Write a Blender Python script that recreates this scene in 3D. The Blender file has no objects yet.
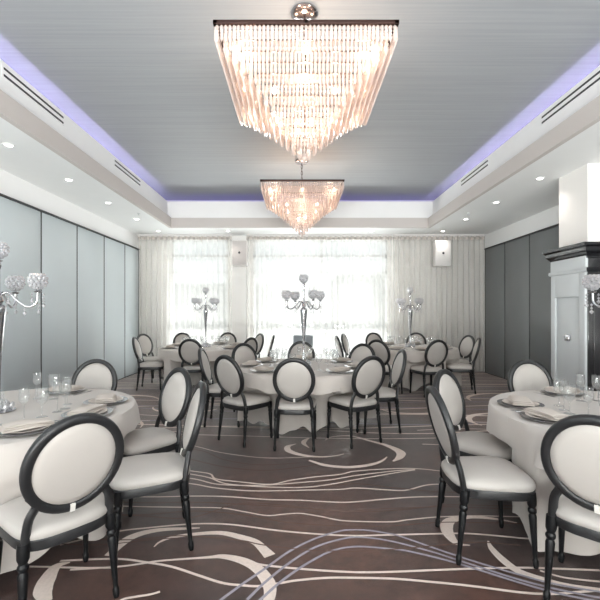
import bpy, bmesh, math, random
from mathutils import Vector, Matrix

C = bpy.context.scene
COL = C.collection
PI = math.pi
random.seed(7)

# ------------------------------------------------------------------ camera, sky, light, exposure
cam_data = bpy.data.cameras.new('camera')
cam_data.sensor_width = 36.0
cam_data.lens = 24.0
cam_data.shift_x = 0.005
cam_data.shift_y = 0.02
cam_data.clip_start = 0.05
cam = bpy.data.objects.new('camera', cam_data)
cam.location = (0, 0, 1.48)
cam.rotation_euler = (PI / 2, 0, 0)
COL.objects.link(cam)
C.camera = cam

world = bpy.data.worlds.new('sky')
C.world = world
world.use_nodes = True
wn = world.node_tree
wn.nodes['Background'].inputs['Color'].default_value = (0.93, 0.97, 1.0, 1)
wn.nodes['Background'].inputs['Strength'].default_value = 0.9


def area_light(name, loc, rot, sx, sy, power, color):
    d = bpy.data.lights.new(name, 'AREA')
    d.shape = 'RECTANGLE'
    d.size, d.size_y = sx, sy
    d.energy, d.color = power, color
    o = bpy.data.objects.new(name, d)
    o.location, o.rotation_euler = loc, rot
    COL.objects.link(o)
    return o


DAY = (0.93, 0.97, 1.0)
# daylight standing outside the rear windows (shines towards -y) and added fill outside made-up windows behind the camera (towards +y)
area_light('daylight_rear', (0.4, 10.6, 1.9), (-PI / 2 - 0.2, 0, 0), 8.0, 3.2, 60, DAY)
area_light('added_fill_rear', (0.4, 11.3, 0.1), (-PI / 2 - 0.7, 0, 0), 9.0, 1.4, 950, (1.0, 0.985, 0.98))  # added upward fill to brighten the rear soffit and upper wall
area_light('added_fill_near', (0.35, -4.6, 2.0), (PI / 2, 0, 0), 8.4, 2.6, 480, (1.0, 0.96, 0.93))
# added upward fill outside the made-up windows behind the camera: its light comes in upwards, over the sills, onto the ceiling
area_light('added_fill_upward', (0.35, -4.8, 0.15), (PI / 2 + 0.75, 0, 0), 8.6, 1.4, 3900, (1.0, 0.985, 0.98))

C.view_settings.view_transform = 'Standard'
C.view_settings.look = 'None'
C.view_settings.exposure = 0.16
C.view_settings.gamma = 1.0
C.view_settings.use_curve_mapping = False
C.cycles.max_bounces = 10
C.cycles.diffuse_bounces = 6
C.cycles.transmission_bounces = 8
C.cycles.transparent_max_bounces = 24
C.cycles.caustics_reflective = False
C.cycles.caustics_refractive = False
C.cycles.sample_clamp_indirect = 4.0
C.cycles.use_denoising = True


# ------------------------------------------------------------------ materials
def new_mat(name):
    m = bpy.data.materials.new(name)
    m.use_nodes = True
    nt = m.node_tree
    return m, nt, nt.nodes['Principled BSDF']


def N(nt, kind, **kw):
    n = nt.nodes.new(kind)
    for k, v in kw.items():
        if k in n.inputs:
            n.inputs[k].default_value = v
        else:
            setattr(n, k, v)
    return n


def solid(name, col, rough=0.5, metal=0.0, var=0.04, scale=30.0, bump=0.0, bscale=200.0, coat=0.0, spec=0.5, stretch=(1, 1, 1), sheen=0.0):
    """procedural surface: colour varied a little by noise, optional fine bump"""
    m, nt, b = new_mat(name)
    tc = N(nt, 'ShaderNodeTexCoord')
    mp = N(nt, 'ShaderNodeMapping')
    mp.inputs['Scale'].default_value = stretch
    nt.links.new(tc.outputs['Object'], mp.inputs['Vector'])
    nz = N(nt, 'ShaderNodeTexNoise', Scale=scale, Detail=3.0)
    nt.links.new(mp.outputs[0], nz.inputs['Vector'])
    mx = N(nt, 'ShaderNodeMix', data_type='RGBA')
    mx.inputs[6].default_value = tuple(max(0, c * (1 - var)) for c in col) + (1,)
    mx.inputs[7].default_value = tuple(min(1, c * (1 + var)) for c in col) + (1,)
    nt.links.new(nz.outputs['Fac'], mx.inputs[0])
    nt.links.new(mx.outputs[2], b.inputs['Base Color'])
    b.inputs['Roughness'].default_value = rough
    b.inputs['Metallic'].default_value = metal
    b.inputs['Specular IOR Level'].default_value = spec
    b.inputs['Coat Weight'].default_value = coat
    b.inputs['Sheen Weight'].default_value = sheen
    if bump:
        n2 = N(nt, 'ShaderNodeTexNoise', Scale=bscale, Detail=2.0)
        nt.links.new(mp.outputs[0], n2.inputs['Vector'])
        bp = N(nt, 'ShaderNodeBump', Strength=bump, Distance=0.01)
        nt.links.new(n2.outputs['Fac'], bp.inputs['Height'])
        nt.links.new(bp.outputs[0], b.inputs['Normal'])
    return m


def emit(name, col, strength):
    m, nt, b = new_mat(name)
    b.inputs['Base Color'].default_value = (*col, 1)
    b.inputs['Emission Color'].default_value = (*col, 1)
    b.inputs['Emission Strength'].default_value = strength
    return m


def thin_glass(name, tint=(1, 1, 1), ior=1.5, rough=0.0, extra=0.0, diff=0.0, dcol=(1.0, 0.90, 0.85)):
    """thin clear glass: straight-through transparency plus fresnel gloss"""
    m, nt, b = new_mat(name)
    out = nt.nodes['Material Output']
    nt.nodes.remove(b)
    tr = N(nt, 'ShaderNodeBsdfTransparent')
    tr.inputs[0].default_value = (*tint, 1)
    gl = N(nt, 'ShaderNodeBsdfGlossy', Roughness=rough)
    lw = N(nt, 'ShaderNodeLayerWeight')
    pw = N(nt, 'ShaderNodeMath', operation='POWER')
    pw.inputs[1].default_value = 3.0
    nt.links.new(lw.outputs['Facing'], pw.inputs[0])
    ad = N(nt, 'ShaderNodeMath', operation='MULTIPLY_ADD')
    ad.inputs[1].default_value = ior
    ad.inputs[2].default_value = extra
    ad.use_clamp = True
    nt.links.new(pw.outputs[0], ad.inputs[0])
    mx = N(nt, 'ShaderNodeMixShader')
    nt.links.new(ad.outputs[0], mx.inputs[0])
    nt.links.new(tr.outputs[0], mx.inputs[1])
    nt.links.new(gl.outputs[0], mx.inputs[2])
    last = mx
    if diff > 0:
        tl = N(nt, 'ShaderNodeBsdfTranslucent')
        tl.inputs[0].default_value = (*dcol, 1)
        df = N(nt, 'ShaderNodeBsdfDiffuse')
        df.inputs[0].default_value = (*dcol, 1)
        m1 = N(nt, 'ShaderNodeMixShader')
        m1.inputs[0].default_value = 0.5
        nt.links.new(tl.outputs[0], m1.inputs[1])
        nt.links.new(df.outputs[0], m1.inputs[2])
        m2 = N(nt, 'ShaderNodeMixShader')
        m2.inputs[0].default_value = diff
        nt.links.new(mx.outputs[0], m2.inputs[1])
        nt.links.new(m1.outputs[0], m2.inputs[2])
        last = m2
    nt.links.new(last.outputs[0], out.inputs['Surface'])
    return m


def sheer_mat():
    m, nt, b = new_mat('sheer_voile')
    out = nt.nodes['Material Output']
    nt.nodes.remove(b)
    tr = N(nt, 'ShaderNodeBsdfTransparent')
    tr.inputs[0].default_value = (0.97, 0.97, 0.96, 1)
    tl = N(nt, 'ShaderNodeBsdfTranslucent')
    tl.inputs[0].default_value = (0.86, 0.85, 0.83, 1)
    df = N(nt, 'ShaderNodeBsdfDiffuse')
    df.inputs[0].default_value = (0.86, 0.85, 0.83, 1)
    m1 = N(nt, 'ShaderNodeMixShader')
    m1.inputs[0].default_value = 0.55
    nt.links.new(tl.outputs[0], m1.inputs[1])
    nt.links.new(df.outputs[0], m1.inputs[2])
    tc = N(nt, 'ShaderNodeTexCoord')
    nz = N(nt, 'ShaderNodeTexNoise', Scale=60.0, Detail=2.0)
    nt.links.new(tc.outputs['Object'], nz.inputs['Vector'])
    mr = N(nt, 'ShaderNodeMapRange')
    mr.inputs[3].default_value = 0.36
    mr.inputs[4].default_value = 0.50
    nt.links.new(nz.outputs['Fac'], mr.inputs[0])
    m2 = N(nt, 'ShaderNodeMixShader')
    nt.links.new(mr.outputs[0], m2.inputs[0])
    nt.links.new(tr.outputs[0], m2.inputs[1])
    nt.links.new(m1.outputs[0], m2.inputs[2])
    nt.links.new(m2.outputs[0], out.inputs['Surface'])
    return m


def carpet_mat():
    m, nt, b = new_mat('carpet_brown')
    tc = N(nt, 'ShaderNodeTexCoord')
    big = N(nt, 'ShaderNodeTexNoise', Scale=0.55, Detail=2.0)
    fine = N(nt, 'ShaderNodeTexNoise', Scale=9.0, Detail=6.0, Roughness=0.7)
    pile = N(nt, 'ShaderNodeTexNoise', Scale=220.0, Detail=2.0)
    for n in (big, fine, pile):
        nt.links.new(tc.outputs['Object'], n.inputs['Vector'])
    r1 = N(nt, 'ShaderNodeValToRGB')
    r1.color_ramp.elements[0].position = 0.38
    r1.color_ramp.elements[0].color = (0.032, 0.018, 0.017, 1)
    r1.color_ramp.elements[1].position = 0.66
    r1.color_ramp.elements[1].color = (0.098, 0.043, 0.030, 1)
    nt.links.new(big.outputs['Fac'], r1.inputs[0])
    mr = N(nt, 'ShaderNodeMapRange')
    mr.inputs[1].default_value, mr.inputs[2].default_value = 0.3, 0.72
    mr.inputs[3].default_value, mr.inputs[4].default_value = 0.55, 1.5
    nt.links.new(fine.outputs['Fac'], mr.inputs[0])
    mm = N(nt, 'ShaderNodeMix', data_type='RGBA', blend_type='MULTIPLY')
    mm.inputs[0].default_value = 1.0
    nt.links.new(r1.outputs[0], mm.inputs[6])
    nt.links.new(mr.outputs[0], mm.inputs[7])
    nt.links.new(mm.outputs[2], b.inputs['Base Color'])
    b.inputs['Roughness'].default_value = 0.42
    b.inputs['Specular IOR Level'].default_value = 0.95
    b.inputs['Sheen Tint'].default_value = (1.0, 0.93, 0.92, 1)
    b.inputs['Sheen Weight'].default_value = 0.36
    b.inputs['Sheen Roughness'].default_value = 0.3
    bp = N(nt, 'ShaderNodeBump', Strength=0.35, Distance=0.004)
    nt.links.new(pile.outputs['Fac'], bp.inputs['Height'])
    nt.links.new(bp.outputs[0], b.inputs['Normal'])
    return m


def paper_mat():
    """grey grasscloth ceiling paper: fine streaks across the room"""
    m, nt, b = new_mat('grasscloth_grey')
    tc = N(nt, 'ShaderNodeTexCoord')
    mp = N(nt, 'ShaderNodeMapping')
    mp.inputs['Scale'].default_value = (0.35, 22.0, 1.0)
    nt.links.new(tc.outputs['Object'], mp.inputs['Vector'])
    nz = N(nt, 'ShaderNodeTexNoise', Scale=1.6, Detail=6.0, Roughness=0.65)
    nt.links.new(mp.outputs[0], nz.inputs['Vector'])
    r = N(nt, 'ShaderNodeValToRGB')
    r.color_ramp.elements[0].position = 0.3
    r.color_ramp.elements[0].color = (0.275, 0.29, 0.31, 1)
    r.color_ramp.elements[1].position = 0.7
    r.color_ramp.elements[1].color = (0.33, 0.345, 0.365, 1)
    nt.links.new(nz.outputs['Fac'], r.inputs[0])
    nt.links.new(r.outputs[0], b.inputs['Base Color'])
    b.inputs['Roughness'].default_value = 0.55
    return m


M = {
    'carpet': carpet_mat(),
    'cream_line': solid('carpet_cream', (0.74, 0.63, 0.57), 0.9, var=0.15, scale=60),
    'blue_line': solid('carpet_blue_grey', (0.33, 0.31, 0.36), 0.9, var=0.15, scale=60),
    'brown_line': solid('carpet_tan', (0.17, 0.115, 0.10), 0.9, var=0.2, scale=60),
    'paper': paper_mat(),
    'white': solid('white_paint', (0.88, 0.88, 0.885), 0.6, var=0.02, scale=4),
    'soffit': solid('soffit_paint', (0.86, 0.87, 0.87), 0.6, var=0.02, scale=4),
    'band': solid('taupe_paint', (0.58, 0.54, 0.52), 0.6, var=0.02, scale=4),
    'panel': solid('partition_vinyl', (0.52, 0.575, 0.60), 0.6, var=0.06, scale=1.2, bump=0.05, bscale=300),
    'shaded_panel': solid('partition_vinyl_shaded', (0.165, 0.175, 0.18), 0.38, var=0.08, scale=1.2, bump=0.05, bscale=300),  # same vinyl as the other side, with shade put into the base colour
    'seam': solid('partition_seam', (0.03, 0.032, 0.036), 0.5),
    'column': solid('column_paint', (0.80, 0.78, 0.76), 0.6, var=0.02, scale=4),
    'cab_side_sheen': solid('cabinet_painted_reflection', (0.64, 0.67, 0.685), 0.5, var=0.03, scale=3),  # grey paints in the light that the black lacquer reflects on its side
    'cab_black': solid('cabinet_black_lacquer', (0.012, 0.012, 0.014), 0.22, var=0.1, scale=3, coat=0.5),
    'black': solid('chair_black_lacquer', (0.005, 0.0055, 0.0065), 0.35, var=0.1, scale=20, spec=0.3),
    'black_hazed': solid('chair_black_painted_haze', (0.013, 0.0135, 0.015), 0.42, var=0.1, scale=20, coat=0.1),  # same black as the legs, with bright haze put into the colour
    'uphol': solid('chair_white_leather', (0.47, 0.44, 0.415), 0.5, var=0.03, scale=12, bump=0.04, bscale=400),
    'tag': solid('white_clip', (0.82, 0.80, 0.76), 0.5),
    'cloth': solid('white_linen', (0.54, 0.50, 0.47), 0.85, var=0.03, scale=9, bump=0.06, bscale=600, sheen=0.15),
    'napkin': solid('ivory_napkin', (0.58, 0.525, 0.48), 0.85, var=0.04, scale=14, bump=0.1, bscale=160),
    'wood': solid('plywood_table', (0.35, 0.24, 0.15), 0.6, var=0.2, scale=6),
    'steel': solid('dark_steel', (0.08, 0.08, 0.085), 0.4, metal=0.9),
    'chrome': solid('polished_silver', (0.56, 0.56, 0.58), 0.14, metal=1.0, var=0.05, scale=8),
    'charger': solid('silver_charger', (0.62, 0.61, 0.62), 0.2, metal=0.9, var=0.05, scale=8),
    'bronze': solid('dark_bronze', (0.045, 0.022, 0.018), 0.35, metal=0.6),
    'canopy': solid('chrome_canopy', (0.55, 0.5, 0.5), 0.15, metal=1.0),
    'crystal': thin_glass('chandelier_crystal', (1.0, 0.965, 0.95), 0.6, 0.06, 0.14, 0.36),
    'cut': thin_glass('cut_crystal', (0.91, 0.91, 0.93), 0.7, 0.05, 0.22, 0.3, (0.97, 0.97, 0.98)),
    'glass': thin_glass('clear_glass', (0.985, 0.99, 0.99), 0.8, 0.0, 0.07, 0.05, (1, 1, 1)),
    'pane': thin_glass('window_glass', (0.97, 0.99, 0.98), 0.5, 0.0, 0.02),
    'sheer': sheer_mat(),
    'bulb': emit('bulb_glow', (1.0, 0.72, 0.48), 25.0),
    'lamp': emit('downlight_glow', (1.0, 0.97, 0.92), 14.0),
    'led': emit('cove_strip_glow', (0.66, 0.60, 1.0), 72.0),
    'led_dim': emit('cove_strip_dim_glow', (0.45, 0.38, 1.0), 4.0),
    'speaker': solid('speaker_white', (0.72, 0.70, 0.69), 0.6),
    'grille': solid('speaker_grille', (0.52, 0.49, 0.48), 0.7, var=0.12, scale=300),
    'dark': solid('dark_plastic', (0.03, 0.03, 0.035), 0.5),
    'grey_box': solid('grey_laminate', (0.28, 0.31, 0.34), 0.5),
    'beige': solid('beige_wall', (0.80, 0.79, 0.775), 0.7, var=0.02, scale=4),
    'alu': solid('window_aluminium', (0.55, 0.56, 0.57), 0.5),
    'stone': solid('outside_render', (0.62, 0.62, 0.60), 0.9, var=0.1, scale=1.0),
    'ground': solid('outside_paving', (0.5, 0.5, 0.5), 0.9, var=0.1, scale=1.0),
}


# ------------------------------------------------------------------ mesh helpers
class MB:
    def __init__(self):
        self.v, self.f, self.m, self.mats = [], [], [], []
        self.cur = 0

    def use(self, mat):
        if mat not in self.mats:
            self.mats.append(mat)
        self.cur = self.mats.index(mat)
        return self

    def add(self, verts, faces):
        b = len(self.v)
        self.v.extend([tuple(p) for p in verts])
        for f in faces:
            self.f.append([b + i for i in f])
            self.m.append(self.cur)
        return self

    def box(self, x0, x1, y0, y1, z0, z1):
        v = [(x0, y0, z0), (x1, y0, z0), (x1, y1, z0), (x0, y1, z0), (x0, y0, z1), (x1, y0, z1), (x1, y1, z1), (x0, y1, z1)]
        return self.add(v, [(0, 3, 2, 1), (4, 5, 6, 7), (0, 1, 5, 4), (1, 2, 6, 5), (2, 3, 7, 6), (3, 0, 4, 7)])

    def bbox(self, x0, x1, y0, y1, z0, z1, r=0.006, seg=2):
        """box with rounded edges"""
        bm = bmesh.new()
        bmesh.ops.create_cube(bm, size=1.0)
        for p in bm.verts:
            p.co = Vector(((x0 + x1) / 2 + p.co.x * (x1 - x0), (y0 + y1) / 2 + p.co.y * (y1 - y0), (z0 + z1) / 2 + p.co.z * (z1 - z0)))
        bmesh.ops.bevel(bm, geom=bm.edges[:], offset=r, segments=seg, affect='EDGES', profile=0.5)
        bm.verts.index_update()
        self.add([p.co.copy() for p in bm.verts], [[q.index for q in f.verts] for f in bm.faces])
        bm.free()
        return self

    def quad(self, a, b, c, d):
        return self.add([a, b, c, d], [(0, 1, 2, 3)])

    def lathe(self, prof, n=24, c=(0, 0, 0), cap0=True, cap1=True):
        vs, fs = [], []
        k = len(prof)
        for r, z in prof:
            for i in range(n):
                a = 2 * PI * i / n
                vs.append((c[0] + r * math.cos(a), c[1] + r * math.sin(a), c[2] + z))
        for j in range(k - 1):
            for i in range(n):
                i2 = (i + 1) % n
                fs.append((j * n + i, j * n + i2, (j + 1) * n + i2, (j + 1) * n + i))
        if cap0:
            fs.append(tuple(range(n - 1, -1, -1)))
        if cap1:
            fs.append(tuple((k - 1) * n + i for i in range(n)))
        return self.add(vs, fs)

    def tube(self, pts, rad, n=8, squash=None):
        """round bar along pts; rad a number or one per point"""
        pts = [Vector(p) for p in pts]
        if not hasattr(rad, '__len__'):
            rad = [rad] * len(pts)
        vs, fs = [], []
        ref = None
        for i, p in enumerate(pts):
            t = (pts[min(i + 1, len(pts) - 1)] - pts[max(i - 1, 0)]).normalized()
            if ref is None:
                ref = Vector((0, 0, 1)).cross(t)
                if ref.length < 1e-3:
                    ref = Vector((1, 0, 0))
                ref.normalize()
            u = (ref - t * ref.dot(t)).normalized()
            ref = u
            w = t.cross(u)
            s = squash or (1, 1)
            for k in range(n):
                a = 2 * PI * k / n
                vs.append(p + (u * math.cos(a) * s[0] + w * math.sin(a) * s[1]) * rad[i])
        for j in range(len(pts) - 1):
            for k in range(n):
                k2 = (k + 1) % n
                fs.append((j * n + k, j * n + k2, (j + 1) * n + k2, (j + 1) * n + k))
        fs.append(tuple(range(n - 1, -1, -1)))
        fs.append(tuple((len(pts) - 1) * n + k for k in range(n)))
        return self.add(vs, fs)

    def ball(self, c, r, n=10, rings=6, sz=1.0):
        prof = [(max(1e-4, r * math.sin(PI * j / rings)), -r * sz * math.cos(PI * j / rings)) for j in range(rings + 1)]
        return self.lathe(prof, n, c)

    def mesh(self, name, smooth=None):
        me = bpy.data.meshes.new(name)
        me.from_pydata(self.v, [], self.f)
        for mt in self.mats:
            me.materials.append(mt)
        me.polygons.foreach_set('material_index', self.m)
        if smooth is not None:
            me.polygons.foreach_set('use_smooth', [True] * len(me.polygons))
            me.set_sharp_from_angle(angle=math.radians(smooth))
        me.update()
        return me

    def build(self, name, mat=None, parent=None, smooth=None, loc=None):
        if mat is not None:
            if not self.mats:
                self.mats = [mat]
        o = bpy.data.objects.new(name, self.mesh(name, smooth))
        COL.objects.link(o)
        if parent is not None:
            o.parent = parent
        if loc is not None:
            o.location = loc
        return o


def tag(o, label, cat, group=None, kind=None):
    o['label'] = label
    o['category'] = cat
    if group:
        o['group'] = group
    if kind:
        o['kind'] = kind
    return o


def thing(name, label, cat, loc=(0, 0, 0), rz=0.0, group=None):
    o = bpy.data.objects.new(name, None)
    o.empty_display_size = 0.1
    COL.objects.link(o)
    o.location = loc
    o.rotation_euler = (0, 0, rz)
    return tag(o, label, cat, group)


def struct(o, label=None):
    o['kind'] = 'structure'
    if label:
        o['label'] = label
    return o


KIDS = {}


def dup(root, name, label, loc, rz, group=None):
    r = root.copy()
    r.name = name
    COL.objects.link(r)
    r.location, r.rotation_euler = loc, (0, 0, rz)
    r['label'] = label
    if group:
        r['group'] = group
    if root.name not in KIDS:
        KIDS[root.name] = [(c, list(c.children)) for c in root.children]
    for c, sub in KIDS[root.name]:
        k = c.copy()
        COL.objects.link(k)
        k.parent = r
        for s in sub:
            g = s.copy()
            COL.objects.link(g)
            g.parent = k
    return r


def catmull(pts, sub=6):
    P = [Vector(p) for p in pts]
    P = [P[0] * 2 - P[1]] + P + [P[-1] * 2 - P[-2]]
    out = []
    for i in range(1, len(P) - 2):
        for k in range(sub):
            t = k / sub
            a, b, c, d = P[i - 1], P[i], P[i + 1], P[i + 2]
            out.append(0.5 * ((2 * b) + (c - a) * t + (2 * a - 5 * b + 4 * c - d) * t * t + (3 * b - a - 3 * c + d) * t ** 3))
    out.append(P[-2])
    return out


# ------------------------------------------------------------------ the room
XL, XR, YB, YN = -3.93, 4.64, 9.95, -3.6      # side walls, wall with the rear windows, wall behind the camera
ZS, ZC = 3.38, 4.14                           # soffit and raised tray ceiling
TL, TR, TF, TN = -2.83, 2.95, 9.0, -2.7       # opening of the tray

# carpet: the woven lines and swirls belong to the floor's own mesh
fl = MB()
fl.use(M['carpet'])
fl.box(XL - 0.15, XR + 0.15, YN - 0.15, YB + 0.3, -0.12, 0.0)
ribbon_level = [0]


def ribbon(mat, width, pts):
    c = catmull([(x, y, 0) for x, y in pts], 6)
    n = len(c)
    ribbon_level[0] += 1
    z = 0.0008 + 0.00004 * ribbon_level[0]
    vs = []
    for i, p in enumerate(c):
        t = (c[min(i + 1, n - 1)] - c[max(i - 1, 0)])
        t.normalize()
        s = Vector((-t.y, t.x, 0))
        if hasattr(width, '__len__'):
            u = i / (n - 1) * (len(width) - 1)
            k = min(int(u), len(width) - 2)
            w = width[k] + (width[k + 1] - width[k]) * (u - k)
        else:
            w = width
        vs += [(p.x + s.x * w / 2, p.y + s.y * w / 2, z), (p.x - s.x * w / 2, p.y - s.y * w / 2, z)]
    fl.use(M[{'c': 'cream_line', 'b': 'blue_line', 'n': 'brown_line'}[mat]])
    fl.add(vs, [(2 * i, 2 * i + 1, 2 * i + 3, 2 * i + 2) for i in range(n - 1)])


CARPET=[
('c',0.018,[(-1.505,2.541),(-1.224,2.691),(-1.028,2.741),(-0.78,2.786),(-0.608,2.796),(-0.431,2.779),(-0.135,2.709),(0.12,2.667),(0.364,2.646),(0.617,2.655),(0.9,2.667),(1.155,2.67),(1.46,2.619),(1.545,2.608),(1.941,2.563)]),
('c',[0.05,0.07,0.06,0.045,0.03,0.01],[(-1.146,2.426),(-1.112,2.585),(-1.047,2.667),(-0.93,2.716),(-0.765,2.732),(-0.665,2.741)]),
('c',[0.008,0.02,0.03,0.04,0.05,0.055,0.06,0.075],[(-0.901,2.519),(-0.882,2.574),(-0.82,2.625),(-0.698,2.661),(-0.516,2.679),(-0.375,2.631),(-0.27,2.574),(-0.212,2.498),(-0.164,2.426)]),
('c',0.018,[(-1.409,2.378),(-1.085,2.397),(-0.886,2.363),(-0.725,2.322),(-0.563,2.251),(-0.41,2.185),(-0.298,2.165),(-0.2,2.159),(-0.082,2.185),(0.0,2.205),(0.167,2.226),(0.339,2.226),(0.516,2.22),(0.677,2.201),(0.934,2.161),(1.177,2.111),(1.328,2.099),(1.496,2.114),(1.672,2.137)]),
('c',[0.016,0.016,0.016,0.018,0.04,0.06,0.07,0.075,0.06,0.03],[(-1.302,2.295),(-1.051,2.322),(-0.922,2.349),(-0.814,2.378),(-0.543,2.411),(-0.454,2.421),(-0.34,2.387),(-0.244,2.322),(-0.179,2.234),(-0.145,2.145),(-0.148,2.041),(-0.186,1.91)]),
('c',0.018,[(-0.278,2.368),(-0.205,2.34),(-0.04,2.312),(0.171,2.286),(0.358,2.273),(0.529,2.277),(0.703,2.287),(0.997,2.305),(1.214,2.312),(1.382,2.312),(1.735,2.29)]),
('c',[0.01,0.04,0.055,0.055,0.05,0.035,0.02],[(1.234,2.585),(1.218,2.498),(1.23,2.378),(1.269,2.277),(1.364,2.209),(1.475,2.161),(1.671,2.122)]),
('b',0.017,[(-0.454,1.973),(-0.308,2.161),(-0.184,2.306),(-0.043,2.477),(0.118,2.611),(0.29,2.701),(0.394,2.716),(0.494,2.707),(0.62,2.667),(0.691,2.631),(0.913,2.467),(1.087,2.349),(1.255,2.251),(1.359,2.193),(1.491,2.145),(1.689,2.092)]),
('b',0.017,[(-0.257,2.056),(-0.175,2.189),(-0.041,2.363),(0.113,2.514),(0.28,2.602),(0.414,2.628),(0.601,2.585),(0.833,2.467),(0.955,2.387),(1.07,2.312),(1.231,2.209),(1.4,2.129),(1.608,2.056)]),
('b',0.017,[(-0.199,2.041),(-0.083,2.201),(0.059,2.352),(0.217,2.477),(0.378,2.522),(0.581,2.498),(0.681,2.477),(0.883,2.387),(1.057,2.286),(1.218,2.185),(1.38,2.099),(1.546,2.041)]),
('c',[0.008,0.04,0.075,0.085,0.07,0.045,0.03,0.01],[(1.097,2.535),(1.023,2.557),(1.009,2.655),(1.034,2.766),(1.103,2.846),(1.249,2.888),(1.416,2.86),(1.543,2.806)]),
('c',0.018,[(-2.034,3.166),(-1.625,3.217),(-1.176,3.2),(-0.82,3.214),(-0.561,3.205),(-0.253,3.157),(0.039,3.141),(0.373,3.108),(0.671,3.157),(0.984,3.2),(1.384,3.2),(1.765,3.166)]),
('c',0.014,[(-1.931,3.005),(-1.541,3.052),(-1.116,3.036),(-0.795,3.028),(-0.566,3.017),(-0.385,2.96),(-0.218,2.906),(-0.11,2.923),(0.022,2.938),(0.166,2.895),(0.34,2.833),(0.655,2.819),(0.783,2.846),(1.032,2.888),(1.328,2.902),(1.682,2.888),(2.136,2.916)]),
('c',0.018,[(-2.438,3.795),(-1.954,3.869),(-1.413,3.844),(-0.976,3.719),(-0.795,3.654),(-0.718,3.545),(-0.496,3.482),(-0.232,3.432),(-0.061,3.513),(0.161,3.588),(0.392,3.643),(0.558,3.723),(0.926,3.778),(1.159,3.771),(1.331,3.723),(1.58,3.654),(2.025,3.632),(2.601,3.677)]),
('c',0.018,[(-2.305,3.588),(-1.845,3.654),(-1.335,3.632),(-0.932,3.551),(-0.706,3.442),(-0.486,3.412),(-0.231,3.422),(0.043,3.472),(0.291,3.524),(0.543,3.621),(0.912,3.723),(1.109,3.759)]),
('c',0.018,[(-2.285,3.7),(-1.81,3.771),(-1.283,3.747),(-0.956,3.643),(-0.776,3.566),(-0.602,3.442),(-0.271,3.383),(0.042,3.373),(0.283,3.432),(0.53,3.534),(0.901,3.677),(1.105,3.747)]),
('c',0.018,[(-2.237,3.482),(-1.79,3.545),(-1.295,3.524),(-0.903,3.442),(-0.69,3.364),(-0.372,3.307),(0.042,3.32),(0.359,3.335),(0.504,3.36),(0.813,3.317),(0.923,3.326),(1.092,3.412),(1.228,3.436),(1.575,3.442),(1.993,3.422),(2.536,3.462)]),
('c',0.012,[(-2.678,4.519),(-2.104,4.625),(-1.457,4.589),(-1.059,4.369),(-0.811,4.214),(-0.459,4.083),(-0.202,4.049),(0.133,4.083)]),
('n',0.014,[(-2.419,4.083),(-1.897,4.169),(-1.314,4.14),(-0.993,3.973),(-0.666,3.807),(-0.299,3.735),(0.048,3.819),(0.274,3.921)]),
('n',0.012,[(-2.688,4.353),(-2.137,4.451),(-1.513,4.418),(-1.037,4.274),(-0.72,4.0),(-0.358,3.869),(0.029,3.921)]),
('n',0.012,[(-1.918,2.874),(-1.546,2.916),(-1.139,2.902),(-0.769,2.874),(-0.44,3.088),(-0.053,3.052),(0.32,2.975),(0.7,3.01),(1.085,3.036),(1.382,3.02),(1.75,3.005),(2.224,3.036)]),
('n',0.012,[(-1.928,2.888),(-1.553,2.931),(-1.145,2.916),(-0.758,2.972),(-0.364,2.909),(-0.07,2.812),(0.297,2.764),(0.643,2.766),(1.005,2.812),(1.354,2.806),(1.696,2.792),(2.135,2.819)]),
('n',0.012,[(-1.782,2.574),(-1.447,2.608),(-1.084,2.596),(-0.773,2.643),(-0.389,2.596),(-0.222,2.541),(0.05,2.487),(0.297,2.472),(0.452,2.477),(0.676,2.503),(0.94,2.541),(1.175,2.568),(1.413,2.535)]),
('n',0.01,[(-1.933,2.519),(-1.608,2.552),(-1.251,2.541),(-0.954,2.596),(-0.766,2.619)]),
('n',0.012,[(0.195,3.393),(0.516,3.442),(0.824,3.364),(1.176,3.289),(1.578,3.271),(2.092,3.307)]),
('n',0.012,[(-1.971,3.067),(-1.573,3.116),(-1.139,3.099),(-0.754,3.108),(-0.36,3.067),(0.023,3.02),(0.392,2.96),(0.77,2.99),(1.173,3.067),(1.549,3.052),(2.027,3.083)]),
('c',[0.01,0.06,0.075,0.06,0.03,0.02,0.012],[(-0.011,4.485),(-0.099,4.401),(-0.085,4.259),(0.052,4.134),(0.235,4.083),(0.391,4.111),(0.49,4.169)]),
('c',[0.03,0.055,0.055,0.055,0.05,0.03,0.012],[(0.12,3.987),(0.27,3.862),(0.457,3.812),(0.603,3.832),(0.728,3.882),(0.844,3.973),(0.919,4.083)]),
('c',[0.01,0.02,0.03,0.04,0.06,0.09,0.1,0.07,0.02],[(0.322,4.607),(0.414,4.736),(0.633,4.774),(0.838,4.589),(0.979,4.451),(1.066,4.305),(1.088,4.184),(1.034,4.055),(0.95,3.96)]),
('c',[0.02,0.06,0.05,0.01],[(0.141,4.698),(0.086,4.589),(0.078,4.485),(0.131,4.353)]),
('c',[0.01,0.06,0.09,0.09,0.05],[(-1.341,2.363),(-1.399,2.322),(-1.381,2.209),(-1.343,2.114),(-1.276,2.041)]),
('c',0.016,[(-1.847,2.331),(-1.515,2.322),(-1.255,2.312),(-1.046,2.312)]),
('c',0.016,[(-1.495,2.014),(-1.231,2.034),(-0.948,2.027),(-0.887,2.063),(-0.774,2.092),(-0.724,2.114)]),
('c',0.016,[(1.389,2.286),(1.469,2.234),(1.563,2.209),(1.661,2.193)]),
]

for a in CARPET:
    ribbon(*a)
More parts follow.
